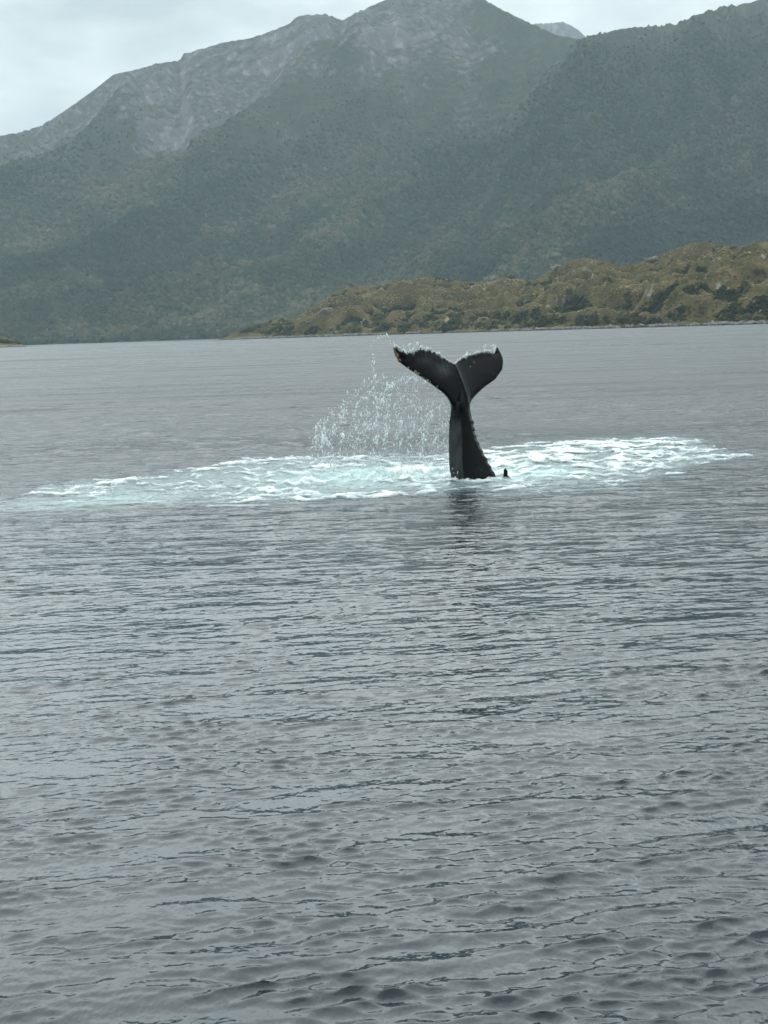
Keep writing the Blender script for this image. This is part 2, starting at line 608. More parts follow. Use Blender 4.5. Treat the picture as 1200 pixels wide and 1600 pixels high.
hm = Mat('headland_ground')
rk = hm.ramp(hm.noise(0.25, 6, 0.65), [(0.3, (0.16, 0.14, 0.125)), (0.7, (0.40, 0.37, 0.34))])
vg = hm.ramp(hm.noise(0.035, 6, 0.62), [(0.3, (0.045, 0.044, 0.018)), (0.5, (0.105, 0.084, 0.034)), (0.7, (0.20, 0.152, 0.070))])
fr = hm.math('ADD', hm.attr('rock'), hm.math('MULTIPLY', hm.math('SUBTRACT', hm.noise(0.12, 6, 0.7), 0.5), 1.1))
fr = hm.ramp(fr, [(0.46, (0, 0, 0)), (0.56, (1, 1, 1))])
cz = hm.mix(fr, vg, rk)
sepz = hm.n('SeparateXYZ')
hm.l(hm.n('TexCoord').outputs['Object'], sepz.inputs[0])
wet = hm.ramp(hm.math('MULTIPLY', sepz.outputs['Z'], 0.5), [(0.35, (0, 0, 0)), (0.8, (1, 1, 1))])
cz = hm.mix(wet, (0.035, 0.033, 0.03), cz)                   # dark tide band
nb = hm.bump(hm.noise(0.5, 7, 0.7), 0.9, 1.2)
hm.set(Base_Color=cz, Roughness=0.95, Normal=nb, Specular_IOR_Level=0.1)
obj('headland', mesh_np('headland', np.stack([hX, hY, hZ], -1).reshape(-1, 3), grid_faces(*hX.shape), [hm.m], True,
                        {'rock': h_rock.ravel()}), kind='structure')

ISL_SKY = [(-400, 505), (-200, 500), (-60, 515), (0, 525), (12, 529), (22, 532), (32, 536), (45, 540.5), (70, 543)]
isl = terrain('islet', ISL_SKY, lambda a: 1950 + 0 * a, lambda a: 2080 + 0 * a, 14,
              lambda X, Y, T, zr: np.clip(T * 5, 0, 1) * fbm(X / 14, Y / 18, 4, seed=450) * 3 * np.clip(zr / 8, .1, 1), 5, 220, 60, (-21, -11.5), None,
              lambda t: 0.3 * smooth01(0, 0.3, t) + 0.7 * t, None, smooth_cols=3)
obj('islet', mesh_np('islet', np.stack(isl[:3], -1).reshape(-1, 3), grid_faces(*isl[0].shape), [hm.m], True,
                     {'rock': (smooth01(4, 1, isl[2]) * 0.6).ravel()}), kind='structure')


# ------------------------------------------------------------------ forest and scrub (uncountable): clumps instanced on points
def clump_nodes(name, mat, subdiv=2, variants=4, rough=0.55, nscale=1.3):
    ng = bpy.data.node_groups.new(name, 'GeometryNodeTree')
    ng.interface.new_socket('Geometry', in_out='INPUT', socket_type='NodeSocketGeometry')
    ng.interface.new_socket('Geometry', in_out='OUTPUT', socket_type='NodeSocketGeometry')
    n, l = ng.nodes, ng.links
    gi, go = n.new('NodeGroupInput'), n.new('NodeGroupOutput')
    join = n.new('GeometryNodeJoinGeometry')
    for i in range(variants):
        ico = n.new('GeometryNodeMeshIcoSphere')
        ico.inputs['Radius'].default_value = 1.0
        ico.inputs['Subdivisions'].default_value = subdiv
        nz_ = n.new('ShaderNodeTexNoise')
        nz_.noise_dimensions = '4D'
        nz_.inputs['W'].default_value = i * 7.31
        nz_.inputs['Scale'].default_value = nscale
        nz_.inputs['Detail'].default_value = 4
        sub = n.new('ShaderNodeVectorMath'); sub.operation = 'SUBTRACT'
        sub.inputs[1].default_value = (0.5, 0.5, 0.5)
        scl = n.new('ShaderNodeVectorMath'); scl.operation = 'SCALE'
        scl.inputs['Scale'].default_value = rough * 4
        sp = n.new('GeometryNodeSetPosition')
        sm = n.new('GeometryNodeSetMaterial')
        sm.inputs['Material'].default_value = mat
        g2i = n.new('GeometryNodeGeometryToInstance')
        l.new(ico.outputs['Mesh'], sp.inputs['Geometry'])
        l.new(nz_.outputs['Color'], sub.inputs[0])
        l.new(sub.outputs[0], scl.inputs[0])
        l.new(scl.outputs[0], sp.inputs['Offset'])
        l.new(sp.outputs[0], sm.inputs[0])
        l.new(sm.outputs[0], g2i.inputs[0])
        l.new(g2i.outputs[0], join.inputs[0])
    iop = n.new('GeometryNodeInstanceOnPoints')
    iop.inputs['Pick Instance'].default_value = True
    asc = n.new('GeometryNodeInputNamedAttribute'); asc.data_type = 'FLOAT_VECTOR'
    asc.inputs['Name'].default_value = 'size'
    aro = n.new('GeometryNodeInputNamedAttribute'); aro.data_type = 'FLOAT_VECTOR'
    aro.inputs['Name'].default_value = 'turn'
    l.new(gi.outputs[0], iop.inputs['Points'])
    l.new(join.outputs[0], iop.inputs['Instance'])
    l.new(asc.outputs['Attribute'], iop.inputs['Scale'])
    l.new(aro.outputs['Attribute'], iop.inputs['Rotation'])
    l.new(iop.outputs[0], go.inputs[0])
    return ng


def scatter(X, Y, Z, n, weight, rng, field=None):
    """n random points on the grid, drawn by area and weight"""
    v = np.stack([X, Y, Z], -1)
    a = v[:-1, :-1]; b = v[:-1, 1:]; c = v[1:, :-1]
    area = np.linalg.norm(np.cross(b - a, c - a), axis=-1)
    w = (area * weight[:-1, :-1]).ravel()
    idx = rng.choice(w.size, n, p=w / w.sum())
    i, j = np.divmod(idx, X.shape[1] - 1)
    s, t = rng.random((2, n, 1))
    A_, B_, C_, D_ = v[i, j], v[i, j + 1], v[i + 1, j], v[i + 1, j + 1]
    p = (A_ * (1 - s) + B_ * s) * (1 - t) + (C_ * (1 - s) + D_ * s) * t
    return p if field is None else (p, field[i, j])


def stuff_points(name, pts, size, tint, ng, label, cat):
    me = bpy.data.meshes.new(name)
    me.vertices.add(len(pts))
    me.vertices.foreach_set('co', np.ascontiguousarray(pts, np.float32).ravel())
    for nme, arr in (('size', size), ('turn', np.stack([RNG.normal(0, .12, len(pts)), RNG.normal(0, .12, len(pts)), RNG.uniform(0, 6.28, len(pts))], -1))):
        at = me.attributes.new(nme, 'FLOAT_VECTOR', 'POINT')
        at.data.foreach_set('vector', np.ascontiguousarray(arr, np.float32).ravel())
    at = me.attributes.new('tint', 'FLOAT', 'POINT')
    at.data.foreach_set('value', np.ascontiguousarray(tint, np.float32))
    o = obj(name, me, label=label, cat=cat, kind='stuff')
    md = o.modifiers.new('clumps', 'NODES')
    md.node_group = ng
    return o


def leaf_mat(name, stops, sc):
    lm = Mat(name)
    t = lm.attr('tint', 'INSTANCER')
    c = lm.ramp(t, stops)
    ns = lm.noise(2.2, 5, 0.7)
    c = lm.mix(0.65, c, lm.ramp(ns, [(0.3, (0.25, 0.25, 0.25)), (0.7, (1.5, 1.5, 1.4))]), 'MULTIPLY')
    return lm.set(Base_Color=c, Roughness=0.9, Specular_IOR_Level=0.1, Normal=lm.bump(ns, 0.8, 0.4))


forest_m = leaf_mat('forest_foliage', [(0.0, (0.010, 0.016, 0.011)), (0.45, (0.028, 0.038, 0.020)), (0.8, (0.06, 0.064, 0.034)), (1.0, (0.11, 0.095, 0.06))], 1)
forest_ng = clump_nodes('forest_clumps', forest_m, 2, 5)


def forest_on(name, g, rock, n, label, seed, hmax):
    X, Y, Z, T, A, R = g
    w = np.clip(1 - rock * 1.9, 0, 1) * (np.abs(A) < 0.29) * (T < 1.05) * (Z > 1.5)
    w = w * (1 - 0.93 * smooth01(hmax - .48, hmax + .14, T + 0.30 * fbm(X / 230, Y / 260, 4, seed=seed)))
    p = scatter(X, Y, Z, n, w + 1e-9, RNG)
    hm_ = Z.max() * hmax
    s = RNG.lognormal(0, 0.32, n) * 4.8
    s *= 1 - 0.72 * smooth01(hm_ * .45, hm_ * 1.05, p[:, 2] + 90 * fbm(p[:, 0] / 150, p[:, 1] / 150, 2, seed=seed + 2))
    size = np.stack([s * RNG.uniform(.8, 1.25, n), s * RNG.uniform(.8, 1.25, n), s * RNG.uniform(.75, 1.3, n)], -1)
    p[:, 2] += s * 0.35
    xs_ = p[:, 0] - 0.8 * p[:, 1]
    tint = np.clip(0.42 + 1.0 * fbm(xs_ / 420, p[:, 1] / 1500, 4, seed=seed + 5) + 0.5 * fbm(p[:, 0] / 150, p[:, 1] / 150, 3, seed=seed + 7) + RNG.normal(0, .18, n), 0, 1)
    stuff_points(name, p, size, tint, forest_ng, label, 'forest')


forest_on('forest', main[:6], m_rock, 95000, 'dark evergreen forest covering the lower slopes of the high hazy mountain', 501, 0.72)
forest_on('forest', spur[:6], s_rock, 80000, 'dense green forest covering the mountainside that rises at the right', 521, 0.90)

scrub_m = leaf_mat('scrub_foliage', [(0.0, (0.017, 0.022, 0.009)), (0.35, (0.066, 0.062, 0.025)), (0.65, (0.168, 0.132, 0.056)), (1.0, (0.36, 0.28, 0.155))], 1)
scrub_ng = clump_nodes('scrub_clumps', scrub_m, 2, 5, 0.6)


def scrub_on(name, g, rock, n, label, seed, sz):
    X, Y, Z, T, A, R = g
    w = np.clip(1.05 - rock * 1.5, 0, 1) * (T < 1.05) * (Z > 3.2)
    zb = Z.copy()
    for _ in range(14):                                     # broad shape of the ground: relief shading painted into tint, dry grass crests, bushy hollows
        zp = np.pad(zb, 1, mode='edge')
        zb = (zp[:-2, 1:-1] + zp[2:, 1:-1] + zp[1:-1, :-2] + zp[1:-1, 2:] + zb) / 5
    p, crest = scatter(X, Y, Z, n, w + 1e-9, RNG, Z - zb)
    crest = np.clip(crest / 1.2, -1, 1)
    wood = smooth01(0.05, 0.35, fbm(p[:, 0] / 55, p[:, 1] / 70, 3, seed=seed) + 0.2 * smooth01(30, 6, p[:, 2]) - 0.25 * crest)
    s = RNG.lognormal(0, 0.4, n) * sz * (0.6 + 1.1 * wood)
    size = np.stack([s * RNG.uniform(.8, 1.4, n), s * RNG.uniform(.8, 1.4, n), s * RNG.uniform(.5, .9, n) * (0.75 + 0.5 * wood)], -1)
    p[:, 2] += s * 0.15
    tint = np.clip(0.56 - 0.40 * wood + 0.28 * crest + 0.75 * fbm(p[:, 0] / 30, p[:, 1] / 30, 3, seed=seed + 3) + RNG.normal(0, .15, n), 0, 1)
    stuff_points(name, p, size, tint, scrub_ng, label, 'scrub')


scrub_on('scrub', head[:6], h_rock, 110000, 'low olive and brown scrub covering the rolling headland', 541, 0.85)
scrub_on('scrub', isl[:6], smooth01(4, 1, isl[2]) * .6, 1500, 'brown scrub on the tiny islet at the left edge', 551, 0.9)


# ------------------------------------------------------------------ rocks and shrubs on the headland
def ico(sub):
    import bmesh
    bm = bmesh.new()
    bmesh.ops.create_icosphere(bm, subdivisions=sub, radius=1.0)
    v = np.array([x.co[:] for x in bm.verts])
    f = np.array([[w.index for w in x.verts] for x in bm.faces])
    bm.free()
    return v, f


I1, I2, I3 = ico(1), ico(2), ico(3)


def rock_verts(base, seed, amp=0.45, flat=0.0):
    v = base.copy()
    r = np.random.default_rng(seed)
    for _ in range(9):                                     # chop with planes: faceted stone
        n = r.normal(size=3); n /= np.linalg.norm(n)
        d = r.uniform(0.45, 0.9)
        e = v @ n - d
        v -= np.clip(e, 0, None)[:, None] * n
    v += 0.07 * r.normal(size=v.shape)
    return v


rm = Mat('pale_rock')
rc = rm.ramp(rm.noise(1.1, 6, 0.65), [(0.3, (0.10, 0.092, 0.085)), (0.55, (0.22, 0.205, 0.19)), (0.75, (0.38, 0.36, 0.335))])
rm.set(Base_Color=rc, Roughness=0.9, Normal=rm.bump(rm.noise(3.0, 6, 0.7), 0.7, 0.3), Specular_IOR_Level=0.15)


def ground_at(az, t):
    j = np.clip(np.searchsorted(hA[0], az), 0, hA.shape[1] - 1)
    i = np.clip(np.searchsorted(hT[:, 0], t), 0, hT.shape[0] - 1)
    return np.array([hX[i, j], hY[i, j], hZ[i, j]])


# shoreline: boulders one can pick out, and the rubble between them
nb_sh = 46
bmesh_list = [mesh_np('boulder', rock_verts(I2[0], 900 + i), I2[1], [rm.m], False) for i in range(6)]
for i in range(nb_sh):
    a = random.uniform(az_el(np.array(370.), np.array(520.))[0], 0.245)
    k = ground_at(a, 0.0)
    r = math.hypot(k[0], k[1]) + random.uniform(2, 9)
    s = random.uniform(1.6, 3.2)
    o = obj('boulder', bmesh_list[i % 6], label='pale boulder among the rocks along the waterline of the headland', cat='boulder',
            group='pale boulders along the headland shore')
    o.location = (r * math.sin(a), r * math.cos(a), s * 0.35 + 0.3)
    o.scale = (s * random.uniform(1, 1.7), s, s * random.uniform(.6, .95))
    o.rotation_euler = (0, 0, random.uniform(0, 6.28))
V, Fc, off = [], [], 0
for i in range(2600):
    a = random.uniform(-0.085, 0.30)
    if float(perlin(np.array(a * 170.), np.array(.3), 3)) + float(perlin(np.array(a * 60.), np.array(.7), 4)) < random.uniform(-.35, .45):
        continue
    k = ground_at(a, 0.0)
    r = math.hypot(k[0], k[1]) + abs(random.gauss(0, 1)) * 7
    s = random.uniform(0.6, 1.9)
    v = rock_verts(I1[0], 2000 + i) * np.array([s * random.uniform(1, 1.8), s, s * random.uniform(.5, .9)])
    v = v + np.array([r * math.sin(a), r * math.cos(a), random.uniform(0.2, 1.1) + (r - math.hypot(k[0], k[1])) * 0.12])
    V.append(v); Fc.append(I1[1] + off); off += len(v)
obj('shore_rocks', mesh_np('shore_rocks', np.concatenate(V), np.concatenate(Fc), [rm.m], False),
    label='strip of pale broken rock along the waterline of the headland', cat='rocks', kind='stuff')


def hit_headland(u, v):
    """first terrain point seen at photo pixel (u, v)"""
    a, e = az_el(np.array(float(u)), np.array(float(v)))
    j = int(np.clip(np.searchsorted(hA[0], a), 0, hA.shape[1] - 1))
    el = (hZ[1:, j] - CAM_H) / hR[1:, j]
    i = int(np.argmax(el >= e)) + 1 if (el >= e).any() else int(np.argmax(el)) + 1
    return np.array([hX[i, j], hY[i, j], hZ[i, j]])


outcrops = [
    (868, 424, 13, 'white weathered rock outcrop at the foot of the pointed knoll on the headland skyline'),
    (606, 484, 9, 'pale rock face beside the dark gully in the middle of the headland'),
    (512, 487, 11, 'pale rock slab on the steep wooded flank near the headland tip'),
    (500, 480, 5, 'small pale rock above the slab near the headland tip'),
    (480, 505, 4, 'pale upright stone low on the slope near the headland tip'),
    (1020, 408, 11, 'long pale rock ledge on the headland skyline left of the highest hump'),
    (1105, 395, 4, 'grey rock rib on the side of the highest headland hump'),
    (1196, 490, 6, 'large pale rock face at the water by the right edge'),
    (915, 428, 5, 'small white rock patch below the pointed knoll'),
]
for i, (u, v, s, lab) in enumerate(outcrops):
    p = hit_headland(u, v)
    ro = np.random.default_rng(700 + i)
    oV, oF, oo_ = [], [], 0
    for q in range(9):
        k_ = s * ro.uniform(.14, .34)
        c = ro.normal(size=3) * np.array([.38, .2, .12]) * s
        x = rock_verts(I2[0], 3000 + i * 31 + q) * np.array([k_ * 1.3, k_, k_ * ro.uniform(.5, 1.1)]) + c
        oV.append(x); oF.append(I2[1] + oo_); oo_ += len(x)
    o = obj('rock_outcrop', mesh_np('rock_outcrop', np.concatenate(oV), np.concatenate(oF), [rm.m], False), label=lab, cat='rock')
    o.location = p + np.array([0, 0, 0.03 * s])
    o.rotation_euler = (0, 0, random.uniform(-.5, .5))

# separate shrubs: stem + leafy crown
crown_m = Mat('shrub_foliage')
cn = crown_m.noise(0.9, 4, 0.6)
crown_m.set(Base_Color=crown_m.ramp(cn, [(0.3, (0.022, 0.030, 0.013)), (0.7, (0.055, 0.062, 0.028))]), Roughness=0.85, Specular_IOR_Level=0.15)
bark_m = Mat('bark')
bark_m.set(Base_Color=bark_m.ramp(bark_m.noise(3, 4, .6), [(0.3, (0.07, 0.06, 0.05)), (0.7, (0.16, 0.14, 0.12))]), Roughness=0.9)


def crown_mesh(seed, s):
    r = np.random.default_rng(seed)
    n = 700
    lob = r.normal(size=(9, 3)) * np.array([.5, .5, .28]) + np.array([0, 0, .75])
    c = lob[r.integers(0, 9, n)] + r.normal(size=(n, 3)) * 0.24
    c[:, 2] = np.maximum(c[:, 2], 0.12)
    t1 = r.normal(size=(n, 3)); t1 /= np.linalg.norm(t1, axis=1)[:, None]
    t2 = np.cross(t1, r.normal(size=(n, 3))); t2 /= np.linalg.norm(t2, axis=1)[:, None]
    z = r.uniform(.05, .13, (n, 1))
    v = np.stack([c - t1 * z, c + t2 * z * .6, c + t1 * z, c - t2 * z * .6], 1).reshape(-1, 3) * s
    return mesh_np('crown', v, np.arange(n * 4).reshape(-1, 4), [crown_m.m], False)


def stem_mesh(seed, s):
    r = np.random.default_rng(seed)
    V, Fq, off = [], [], 0
    for b in range(4):
        p = np.array([0, 0, -0.3]); d = np.array([*r.normal(0, .35, 2), 1.0]); rad_ = 0.07
        rings = []
        for k in range(5):
            a = np.linspace(0, 2 * np.pi, 7)[:-1]
            rings.append(p + rad_ * np.stack([np.cos(a), np.sin(a), 0 * a], -1))
            p = p + d * 0.26; d = d + np.array([*r.normal(0, .15, 2), 0]); rad_ *= .72
        V.append(np.concatenate(rings))
        for k in range(4):
            for q in range(6):
                Fq.append([off + k * 6 + q, off + k * 6 + (q + 1) % 6, off + (k + 1) * 6 + (q + 1) % 6, off + (k + 1) * 6 + q])
        off += 30
    return mesh_np('trunk', np.concatenate(V) * s, np.array(Fq), [bark_m.m], True)


shrubs = [
    (548, 450, 4.5, 'dark bushy shrub on the skyline hump near the headland tip'),
    (980, 471, 5.5, 'dark rounded shrub on the crest of the low front ridge of the headland'),
    (1056, 503, 5.0, 'dark shrub right above the shore rocks in the right part of the headland'),
    (946, 503, 4.5, 'dark shrub by the shore, left of the one in the right part of the headland'),
    (1163, 452, 6.0, 'tall dark bush high on the slope near the right edge'),
    (1187, 437, 5.5, 'dark bush at the right edge, uppermost on the slope'),
    (632, 505, 4.0, 'dark green bush at the foot of the gully in the headland'),
    (890, 462, 6.0, 'dark shrub on the wooded middle slope of the headland'),
]
for i, (u, v, s, lab) in enumerate(shrubs):
    p = hit_headland(u, v)
    e = bpy.data.objects.new('shrub', None)
    COL.objects.link(e)
    e.location = p
    e['label'] = lab
    e['category'] = 'shrub'
    obj('trunk', stem_mesh(60 + i, s * .8), e)
    obj('crown', crown_mesh(80 + i, s * .8), e)


# ------------------------------------------------------------------ whale tail
def PT(u, v, d):
    """photo pixel at camera depth D0 + d metres"""
    r = ray(np.asarray(u, float), np.asarray(v, float)) / FPX
    return CAMP + r * (D0 + np.asarray(d, float))[..., None]


def resample(pts, n, jit=None):
    p = np.array(pts, float)
    s = np.concatenate([[0], np.cumsum(np.hypot(*np.diff(p, axis=0).T))])
    s /= s[-1]
    q = np.linspace(0, 1, n)
    return np.stack([np.interp(q, s, p[:, 0]), np.interp(q, s, p[:, 1])], -1)


def closed_grid(front, back):
    """two (nr,nc,3) sheets sharing a rim -> one closed quad shell"""
    nr, nc = front.shape[:2]
    V = np.concatenate([front.reshape(-1, 3), back.reshape(-1, 3)])
    f1 = grid_faces(nr, nc)
    f2 = f1[:, ::-1] + nr * nc
    i = np.arange(nr * nc).reshape(nr, nc)
    rim = np.concatenate([i[0, :], i[1:, -1], i[-1, -2::-1], i[-2:0:-1, 0]])
    rn = np.roll(rim, -1)
    f3 = np.stack([rn, rim, rim + nr * nc, rn + nr * nc], -1)
    return V, np.concatenate([f1, f2, f3])


NS = 170
wr = np.random.default_rng(5)
lead_L = resample([(614, 543.5), (617.5, 556), (623, 565), (636, 575), (650.5, 584.5), (667, 595), (681.7, 606), (692.7, 614.5), (700, 623), (705, 634), (716, 645), (733, 640)], NS)
trail_L = resample([(619, 541.5), (626.7, 548.4), (637.7, 551.2), (645, 550.5), (648, 547.5), (650.5, 549.5), (657, 545.7), (662.5, 547.7), (670.7, 548.6), (678, 550),
                    (689, 557.4), (698, 563), (706, 567.5), (711.5, 569)], NS)
lead_R = resample([(777, 542), (782, 551), (785.5, 559), (786.3, 565), (785, 577), (774, 592.5), (755.5, 606), (744, 617), (737, 626), (734, 633), (733, 640)], NS)
trail_R = resample([(774.5, 541.5), (773.5, 547), (771.5, 552.5), (766, 551), (760.6, 550), (746, 551.3), (729, 557), (718, 562), (711.5, 569)], NS)


def jag(tr, seed, amp):
    r = np.random.default_rng(seed)
    b = np.convolve(r.normal(size=NS + 8), np.ones(3) / 3, 'same')[4:-4] * amp
    b = b * np.clip(np.linspace(0, 1, NS) * 6, 0, 1) * np.clip(np.linspace(1, 0, NS) * 8, 0, 1)
    o = tr.copy()
    o[:, 1] += b
    return o


trail_L = jag(trail_L, 2, 2.4)
trail_R = jag(trail_R, 9, 1.6)
for cu_, hh_, ww_ in ((647.8, 3.2, 1.1), (657.5, 2.8, 1.0), (662.3, 2.2, .9), (673.5, 1.6, 1.2), (695.5, 2.0, 1.0), (641, 1.3, .9), (685, 1.4, 1.0)):
    trail_L[:, 1] -= hh_ * np.exp(-((trail_L[:, 0] - cu_) / ww_) ** 2)


def fluke(lead, trail, side):
    nt_ = 44
    s = np.linspace(0, 1, NS)[:, None]                      # 0 tip, 1 keel
    t = np.linspace(0, 1, nt_)[None, :]                     # 0 leading, 1 trailing
    U = lead[:, None, 0] * (1 - t) + trail[:, None, 0] * t
    Vv = lead[:, None, 1] * (1 - t) + trail[:, None, 1] * t
    U = U + 4.5 * 4 * t * (1 - t) * s ** 3
    lean = (628 - Vv) / 68 * 0.30
    if side < 0:
        dm = -0.80 * (1 - s) ** 1.15 + lean + 0.10 * (1 - s) * s * 4
    else:
        dm = 0.85 * (1 - s) ** 1.1 + lean + 0.10 * (1 - s) * s * 4
    th = (0.030 + 0.15 * s ** 1.8) * (np.clip(np.sin(np.pi * np.clip(t, 0, 1) ** 0.62), 0, 1) ** 0.8)
    th = th + 0.026 + 0.02 * (1 - t)
    keel = 0.085 * np.exp(-((1 - s) / 0.035) ** 2) * (1 - 0.5 * t) * smooth01(0.0, 0.4, t)
    fr_ = PT(U, Vv, dm - th - keel)
    bk = PT(U, Vv, dm + th * 0.9)
    return closed_grid(fr_, bk)


def peduncle():
    vs = np.array([590, 604, 618, 630, 641, 655, 676, 690, 703, 718, 733, 741, 750, 765, 790], float)
    Ls = np.array([713, 711, 706, 703.5, 703.0, 702.2, 701.3, 701.0, 701.0, 701.3, 702.2, 704, 705, 706, 708], float)
    Rs = np.array([722, 727.5, 732, 734.5, 736, 738.5, 742.8, 747.5, 753.5, 761, 769, 774, 779, 789, 806], float)
    Cs = np.array([717, 720, 721, 720, 720, 721, 721.5, 722, 722, 722, 723, 724.5, 726, 728, 732], float)
    q = np.linspace(590, 790, 170)
    Lq, Rq, Cq = (np.interp(q, vs, a) for a in (Ls, Rs, Cs))
    kn = np.clip((q - 640) / 20, 0, 1)
    Rsm = Rq.copy()
    Rq = Rq + kn * (0.9 * np.sin(q / 11.5 * 2 * np.pi + 0.6 * np.sin(q / 9)) + 0.7 * np.convolve(wr.normal(size=170), np.ones(4) / 4, 'same'))
    Lq = Lq + 0.35 * np.convolve(wr.normal(size=170), np.ones(5) / 5, 'same')
    rings = []
    for k, v in enumerate(q):
        w = (Rsm[k] - Lq[k]) / 68.0
        lean = (628 - v) / 68 * 0.30 if v < 628 else (628 - v) / 68 * 0.12
        nearq = -0.12 - 0.30 * w - 0.13 * math.exp(-((v - 630) / 20) ** 2)
        farq = 0.12 + 0.30 * w
        ctrl = [(Lq[k], 0.02), ((Lq[k] + Cq[k]) / 2, nearq * 0.52), (Cq[k], nearq), (Cq[k] + (Rsm[k] - Cq[k]) * .5, nearq * 0.70), (Rsm[k] - 4.2, -0.03 + (nearq * .7 + .03) * min(1.0, 5.2 / max((Rsm[k] - Cq[k]) * .5, 5.3))), (Rq[k] - 1.6, -0.03),
                (Rq[k], 0.03), (Rq[k] - 1.6, 0.08), (Cq[k] + (Rsm[k] - Cq[k]) * .45, farq * .75), (Cq[k], farq), ((Lq[k] + Cq[k]) / 2, farq * .7)]
        c = np.array(ctrl)
        c = np.concatenate([c, c[:1]])
        # gently rounded polygon
        ss = np.linspace(0, len(ctrl), 61)[:-1]
        pu = np.interp(ss, np.arange(len(c)), c[:, 0]); pd = np.interp(ss, np.arange(len(c)), c[:, 1])
        rings.append(PT(pu, np.full(60, v), pd + lean))
    R_ = np.array(rings)
    n = 60
    V = R_.reshape(-1, 3)
    i = np.arange(len(V)).reshape(-1, n)
    j = np.roll(i, -1, 1)
    Fq = np.stack([i[:-1], j[:-1], j[1:], i[1:]], -1).reshape(-1, 4)
    capa, capb = len(V), len(V) + 1
    V = np.concatenate([V, R_[0].mean(0)[None], R_[-1].mean(0)[None]])
    Ft = np.concatenate([np.stack([j[0], i[0], np.full(n, capa), np.full(n, capa)], -1)[:, :3],
                         np.stack([i[-1], j[-1], np.full(n, capb)], -1)])
    return V, Fq, Ft


def tri(f):
    return np.concatenate([f[:, [0, 1, 2]], f[:, [0, 2, 3]]])


wV, wF, off = [], [], 0
for vv, ff in (fluke(lead_L, trail_L, -1), fluke(lead_R, trail_R, 1)):
    if vv is None:
        continue
    wV.append(vv); wF.append(tri(ff) + off); off += len(vv)
pv, pq, ptr = peduncle()
wV.append(pv); wF.append(tri(pq) + off); wF.append(ptr + off); off += len(pv)
# torn flap of skin low on the left edge
fv = rock_verts(I2[0], 77)
fv = fv * np.array([.14, .14, .10]) + PT(712., 746., -0.25)
wV.append(fv); wF.append(I2[1] + off); off += len(fv)
base_co = np.concatenate(wV)
origin = np.array([WX, WY, 0.0])

skin = Mat('wet_whale_skin')
sk_n = skin.noise(1.6, 6, 0.62)
sk_f = skin.noise(9.0, 5, 0.7, stretch=(1.0, 1.0, 0.4))
mot = skin.ramp(sk_n, [(0.42, (0.0012, 0.0014, 0.0018)), (0.62, (0.003, 0.0034, 0.004)), (0.80, (0.012, 0.013, 0.013))])
scr = skin.ramp(sk_f, [(0.58, (0, 0, 0)), (0.78, (1, 1, 1))])
mot = skin.mix(skin.math('MULTIPLY', scr, 0.035), mot, (0.045, 0.05, 0.048))
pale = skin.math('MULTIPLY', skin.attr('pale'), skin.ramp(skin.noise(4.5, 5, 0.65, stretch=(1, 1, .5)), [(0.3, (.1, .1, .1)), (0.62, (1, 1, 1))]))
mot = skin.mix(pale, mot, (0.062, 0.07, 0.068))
vo = skin.n('TexVoronoi', Scale=26.0)
skin.l(skin.n('TexCoord').outputs['Object'], vo.inputs['Vector'])
spots = skin.ramp(vo.outputs['Distance'], [(0.05, (1, 1, 1)), (0.12, (0, 0, 0))])
mot = skin.mix(skin.math('MULTIPLY', skin.math('MULTIPLY', spots, skin.ramp(skin.noise(3.0, 2), [(.55, (0, 0, 0)), (.65, (1, 1, 1))])), 0.3), mot, (0.30, 0.30, 0.28))
sb = skin.bump(sk_f, 0.35, 0.02)
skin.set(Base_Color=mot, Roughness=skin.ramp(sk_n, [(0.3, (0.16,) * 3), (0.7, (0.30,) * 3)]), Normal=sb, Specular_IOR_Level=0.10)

whale_me = mesh_np('whale', base_co - origin, np.concatenate(wF), [skin.m], True)
whale = obj('whale', whale_me, label='black humpback whale tail raised out of the water with spread flukes', cat='whale')
whale.location = origin
rmod = whale.modifiers.new('fuse', 'REMESH')
rmod.mode = 'VOXEL'
rmod.voxel_size = 0.013
rmod.use_smooth_shade = True
smod = whale.modifiers.new('soften', 'SMOOTH')
smod.factor = 0.5
smod.iterations = 1
dg = bpy.context.evaluated_depsgraph_get()
fused = bpy.data.meshes.new_from_object(whale.evaluated_get(dg))
whale.modifiers.clear()
whale.data = fused
fused.name = 'whale'
fused.materials.clear()
fused.materials.append(skin.m)

# melt the flukes into the tail stock where they meet
_co = np.empty(len(fused.vertices) * 3, np.float32); fused.vertices.foreach_get('co', _co); _co = _co.reshape(-1, 3).astype(float)
_ed = np.empty(len(fused.edges) * 2, np.int32); fused.edges.foreach_get('vertices', _ed); _ed = _ed.reshape(-1, 2)
_d = _co + origin - CAMP
_w = _d @ F0
_u = _d @ CR / _w * FPX + 600
_v = 800 - _d @ CU / _w * FPX
_sw = np.exp(-((_v - 634) / 17) ** 4) * smooth01(745, 735, _u)
_deg = np.bincount(_ed.ravel(), minlength=len(_co))[:, None]
for _ in range(60):
    _acc = np.stack([np.bincount(_ed[:, 0], _co[_ed[:, 1], k], len(_co)) + np.bincount(_ed[:, 1], _co[_ed[:, 0], k], len(_co)) for k in range(3)], -1)
    _co += (0.6 * _sw)[:, None] * (_acc / np.maximum(_deg, 1) - _co)
fused.vertices.foreach_set('co', _co.astype(np.float32).ravel())
fused.update()
